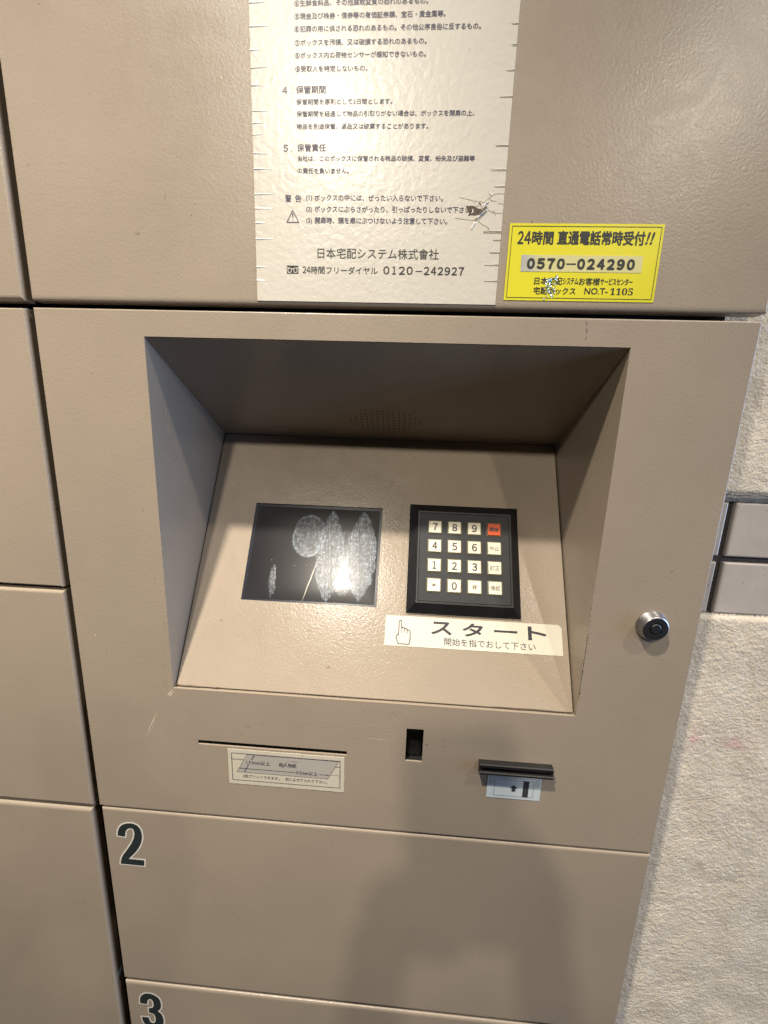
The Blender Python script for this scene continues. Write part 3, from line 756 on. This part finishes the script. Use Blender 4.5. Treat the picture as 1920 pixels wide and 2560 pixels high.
# ------------------------------------------------------------------ start sticker on the sloped panel
def clip_corner(P):
    r = []
    for x, z in P:
        if x > .3718 and z > .0627: r += [(x, z - .0022), (x - .0018, z)]
        else: r.append((x, z))
    return r
def start_corner(P):
    q = [p for p in P if not (p[0] > .3700 and p[1] > .0610)]
    k = max(range(len(q)), key=lambda i: (q[i][0] > .3717) * q[i][1] + q[i][0])
    for i, p in enumerate(q):
        if p[0] > .3717 and p[1] > .0585 and q[(i + 1) % len(q)][0] < .3702: 
            return q[:i + 1] + [(.3721, .0608), (.3716, .0614), (.3698, .0630)] + q[i + 1:]
    return q
ss = sheet('start_sticker', 'cream sticker with bold katakana START and a pointing hand, under the keypad', 'sticker', PAN, .2340, .3722, .0399, .0629, STICK, .0003, ragged=.00007, seed=4, corner=start_corner)
lettering(ss, PAN, [('ス', 0.2706, 0.2867, 0.0502, 0.0601), ('タ', 0.2951, 0.3113, 0.0501, 0.0603), ('ー', 0.3198, 0.3379, 0.0546, 0.0564, .02), ('ト', 0.3459, 0.3603, 0.0502, 0.0606)], .0004, INK, .035)
lettering(ss, PAN, [('開始を指でおして下さい', 0.281, 0.3514, 0.0424, 0.0481)], .0004, NAVY, .006)
hand = [(.2447, .0415), (.2441, .0432), (.2430, .0462), (.2433, .0478), (.2447, .0488), (.2450, .0520), (.2449, .0575), (.2453, .0590), (.2461, .0596), (.2469, .0590), (.2471, .0560), (.2472, .0532), (.2480, .0542), (.2490, .0540), (.2495, .0526), (.2502, .0535), (.2512, .0533), (.2517, .0518), (.2524, .0524), (.2535, .0521), (.2540, .0505), (.2541, .0450), (.2533, .0416)]
mb = MB(); mb.path(PAN, hand, .0007, .0004, 0, True)
for p, q in (((.2472, .0532), (.2474, .0500)), ((.2495, .0526), (.2497, .0502)), ((.2517, .0518), (.2518, .0498)), ((.2450, .0490), (.2451, .0470))): mb.line(PAN, p, q, .0004, .00042)
mb.build('pointing_hand', NAVY, ss)

# ------------------------------------------------------------------ paper size label
pl = sheet('paper_size_label', 'aged paper label with grey parallelogram diagram under the long print slot', 'label', FRONT, .1136, .2071, -.3545, -.3221, PAPER, .0003, ragged=.00018, seed=9)
hp = .0004
mb = MB(); mb.path(FRONT, [(.1167, -.3507), (.2038, -.3507), (.2038, -.3256), (.1167, -.3256)], .0005, hp, 0, True)
for dz in (0, .0006):
    mb.line(FRONT, (.1172, -.3309 - dz), (.1262, -.3309 - dz), .0002, hp, 0); mb.line(FRONT, (.2004, -.3309 - dz), (.2034, -.3309 - dz), .0002, hp, 0)
mb.line(FRONT, (.1962, -.3390), (.2036, -.3392), .0002, hp, 0)
mb.build('border_line', NAVY, pl)
mb = MB(); mb.face([FRONT(.1205, -.3429, hp - .00004), FRONT(.1940, -.3429, hp - .00004), FRONT(.2027, -.3261, hp - .00004), FRONT(.1293, -.3261, hp - .00004)])
mb.build('grey_area', GREYPRINT, pl)
mb = MB(); mb.path(FRONT, [(.1205, -.3429), (.1940, -.3429), (.2027, -.3261), (.1293, -.3261)], .00025, hp + .00003, 0, True)
def arrow(p, q, w, hd, both=False):
    mb.line(FRONT, p, q, w, hp + .00004); d = Vector((q[0] - p[0], q[1] - p[1])).normalized(); n = Vector((-d.y, d.x)); q = Vector(q)
    a = q - d * hd; mb.face([FRONT(*(a + n * hd * .4), hp + .00005), FRONT(*(a - n * hd * .4), hp + .00005), FRONT(*(q + d * .0003), hp + .00005)])
arrow((.1328, -.3305), (.1350, -.3268), .0006, .0013); arrow((.1302, -.3355), (.1268, -.3423), .0006, .0013)
arrow((.1678, -.3394), (.1226, -.3393), .0005, .0014); arrow((.1873, -.3394), (.1950, -.3394), .0005, .0014)
mb.build('dimension_arrow', NAVY, pl)
lettering(pl, FRONT, [('１８０', 0.1284, 0.1340, -0.3347, -0.3316), ('mm', .1344, .1397, -.3347, -.3325), ('以上', .1402, .1477, -.3349, -.3312), ('投入用紙', 0.1549, 0.169, -0.3350, -0.3312), ('８０', 0.1688, 0.1727, -0.3407, -0.3376), ('mm', .1731, .1783, -.3407, -.3385), ('以上', .1788, .1860, -.3409, -.3372)], hp + .0001, NAVY, .012)
lettering(pl, FRONT, [('2回プリントできます。', 0.1253, 0.1551, -0.3478, -0.3450), ('右によせて入れて下さい。', 0.1597, 0.1936, -0.3478, -0.3447)], hp, NAVY, .010)
marks(FRONT, 'ink_scrawl', pl, [(.1575, -.3362, .1590, -.3330, .0003), (.1588, -.3333, .1625, -.3290, .0003), (.1620, -.3292, .1722, -.3290, .0003), (.1735, -.3222, .1737, -.3240, .0004)], SCUFF, hp + .0002)

# ------------------------------------------------------------------ card label
cl = sheet('card_label', 'pale blue label showing a card pushed up into the black slot above it', 'label', FRONT, .3185, .3594, -.3476, -.3243, CARD, .0003)
mb = MB(); w = .00022
mb.path(FRONT, [(.3240, -.3341), (.3205, -.3341), (.3205, -.3267), (.3573, -.3267), (.3573, -.3341), (.3537, -.3341)], w, hp)
mb.path(FRONT, [(.3240, -.3323), (.3221, -.3323), (.3221, -.3285), (.3557, -.3285), (.3557, -.3323), (.3537, -.3323)], w, hp)
mb.path(FRONT, [(.3242, -.3451), (.3537, -.3451), (.3537, -.3305), (.3242, -.3305)], w, hp, 0, True)
mb.build('outline', NAVY, cl)
mb = MB(); mb.quad(FRONT, .3459, .3502, -.3450, -.3306, hp + .00002)
mb.face([FRONT(x, z, hp) for x, z in [(.3375, -.3407), (.3403, -.3407), (.3403, -.3378), (.3421, -.3378), (.3389, -.3347), (.3357, -.3378), (.3375, -.3378)]])
mb.build('card_symbol', mat('dark_grey_print', (.035, .035, .04), .45), cl)

# ------------------------------------------------------------------ wall to the right
wall = thing('stucco_wall', 'cream rough stucco wall with a band of glazed tiles right of the lockers', 'wall', (.56, .03, -.9))
WY = .030
def stucco(name, x0, x1, z0, z1, edge_top=False, edge_bot=False, n=.0016):
    nx = int((x1 - x0) / n); nz = int((z1 - z0) / n); V = []; F = []
    for j in range(nz + 1):
        for i in range(nx + 1):
            x = x0 + (x1 - x0) * i / nx; z = z0 + (z1 - z0) * j / nz
            d = noise.fractal(Vector((x * 250, z * 420, 3.3)), .6, 2.1, 3) * .0005 + noise.noise(Vector((x * 30, z * 30, 1))) * .0010
            y = WY - .004 - d; zz = z
            if edge_top and z > z1 - .004: y += .004 * ((z - z1 + .004) / .004) ** 2
            if edge_bot and z < z0 + .003: y += .003 * ((z0 + .003 - z) / .003) ** 2
            if edge_top and j == nz or edge_bot and j == 0: zz += noise.noise(Vector((x * 160, 2, 2))) * .0009
            V.append((x, y, zz))
    for j in range(nz):
        for i in range(nx): k = j * (nx + 1) + i; F.append([k, k + 1, k + nx + 2, k + nx + 1])
    # return the cut edges to the wall plane
    for jj, ok in ((0, edge_bot), (nz, edge_top)):
        if not ok: continue
        b = len(V)
        for i in range(nx + 1): v = V[jj * (nx + 1) + i]; V.append((v[0], WY + .008, v[2]))
        for i in range(nx):
            k = jj * (nx + 1) + i; q = [k, b + i, b + i + 1, k + 1]
            F.append(q if jj else q[::-1])
    o = mesh(name, V, F, STUCCO, wall, smooth=True); return o
stucco('render_coat', .446, .82, -.1068, .52, edge_bot=True)
stucco('render_coat', .446, .82, -.95, -.1968, edge_top=True)
mb = MB(); mb.quad(FRONT, .446, .82, -.21, -.09, -WY - .0035)
mb.build('joint_bed', MORTAR, wall)
mb = MB(); nx = 120
for i in range(nx):
    xa, xb = .446 + .374 * i / nx, .446 + .374 * (i + 1) / nx; f = lambda x, k: noise.noise(Vector((x * 170, k, 5))) * .0008
    P = [[(x, -.1062 + f(x, 1)), (x, -.1090 + f(x, 2)), (x, -.1121)] for x in (xa, xb)]
    hs = (-WY + .0002, -WY + .0008, -WY - .0012)
    for k in range(2): mb.face([FRONT(*P[0][k], hs[k]), FRONT(*P[0][k + 1], hs[k + 1]), FRONT(*P[1][k + 1], hs[k + 1]), FRONT(*P[1][k], hs[k])])
mb.build('mortar_fillet', MORTARG, wall)
def tile(x0, x1, z0, z1):
    P = plate(lambda x, z, h=0: FRONT(x, z, h - WY), x0, x1, z0, z1, (), .0012, .0035, seg=3); return P.build('tile', TILE, wall)
for zz0, zz1 in ((-.1526, -.1126), (-.1972, -.1574)):
    tile(.385, .4757, zz0, zz1); tile(.4809, .5715, zz0, zz1); tile(.5767, .6673, zz0, zz1); tile(.6725, .7631, zz0, zz1)

# ------------------------------------------------------------------ the phone that takes the picture, held in a hand behind the lens
def CAMP(a, b, c):      # right, down, back
    return M @ Vector((a, -b, c))
ph = thing('smartphone', 'black smartphone held upright in front of the control console', 'phone', CAMP(-.022, .133, .006))
mb = MB(); P = rrect(-.022, .0595, .0358, .0735, .010)
for h0, h1 in ((.0025, .0100),):
    mb.face([CAMP(x, y, h0) for x, y in P]); mb.face([CAMP(x, y, h1) for x, y in P][::-1])
    for k in range(len(P)):
        q = P[(k + 1) % len(P)]; mb.face([CAMP(*P[k], h0), CAMP(*P[k], h1), CAMP(*q, h1), CAMP(*q, h0)])
mb.build('case', BLK2, ph)
mb = MB(); P = rrect(-.022, .0595, .0335, .0712, .008); mb.face([CAMP(x, y, .0102) for x, y in P][::-1]); mb.build('display', BLACK, ph)
SKIN = mat('skin', (.45, .27, .19), .5)
nodes = [(.050, .420, .340, .036), (.036, .300, .180, .029), (.030, .190, .060, .023), (.030, .135, .020, .026), (.030, .095, .012, .020)]
edges = [(0, 1), (1, 2), (2, 3), (3, 4)]
def chain(root, pts):
    for p in pts: nodes.append(p); edges.append((root, len(nodes) - 1)); root = len(nodes) - 1
for i, (b0, L) in enumerate(((.060, 1.0), (.079, 1.05), (.098, 1.0), (.115, .85))):
    chain(4 if i < 2 else 3, [(.026, b0, -.004, .0095), (.004, b0, -.0105, .0088), (-.024 * L, b0 + .002, -.0095, .0082), (-.050 * L, b0 + .004, -.0060, .0072)])
chain(4, [(.029, .074, .021, .0100), (.016, .060, .022, .0092), (.000, .050, .0200, .0082)])
k0 = len(nodes)
nodes += [(-.150, .420, .340, .036), (-.125, .310, .180, .029), (-.104, .205, .060, .023), (-.092, .160, .022, .027), (-.080, .128, .014, .022)]
edges += [(k0, k0 + 1), (k0 + 1, k0 + 2), (k0 + 2, k0 + 3), (k0 + 3, k0 + 4)]
k1 = len(nodes)
for i, (b0, L) in enumerate(((.096, 1.0), (.113, 1.0), (.130, .95), (.145, .8))):
    chain(k0 + 4 if i < 2 else k0 + 3, [(-.074, b0, -.003, .0095), (-.052, b0, -.0105, .0088), (-.030 * L - .004, b0 + .002, -.0095, .0082), (-.018, b0 + .004, -.0070, .0072)])
chain(k0 + 4, [(-.074, .108, .022, .0100), (-.060, .094, .022, .0092), (-.046, .086, .0200, .0082)])
me = bpy.data.meshes.new('hand'); me.from_pydata([tuple(CAMP(*q[:3])) for q in nodes], edges, []); me.materials.append(SKIN)
hd = bpy.data.objects.new('person', me); C.objects.link(hd)
sk = hd.modifiers.new('skin', 'SKIN'); sk.use_smooth_shade = True
for v, q in zip(me.skin_vertices[0].data, nodes): v.radius = (q[3], q[3]); v.use_root = False
me.skin_vertices[0].data[0].use_root = True; me.skin_vertices[0].data[k0].use_root = True
sb = hd.modifiers.new('sub', 'SUBSURF'); sb.levels = sb.render_levels = 1
tag(hd, 'bare forearms and both hands of a person gripping the black smartphone', 'person')
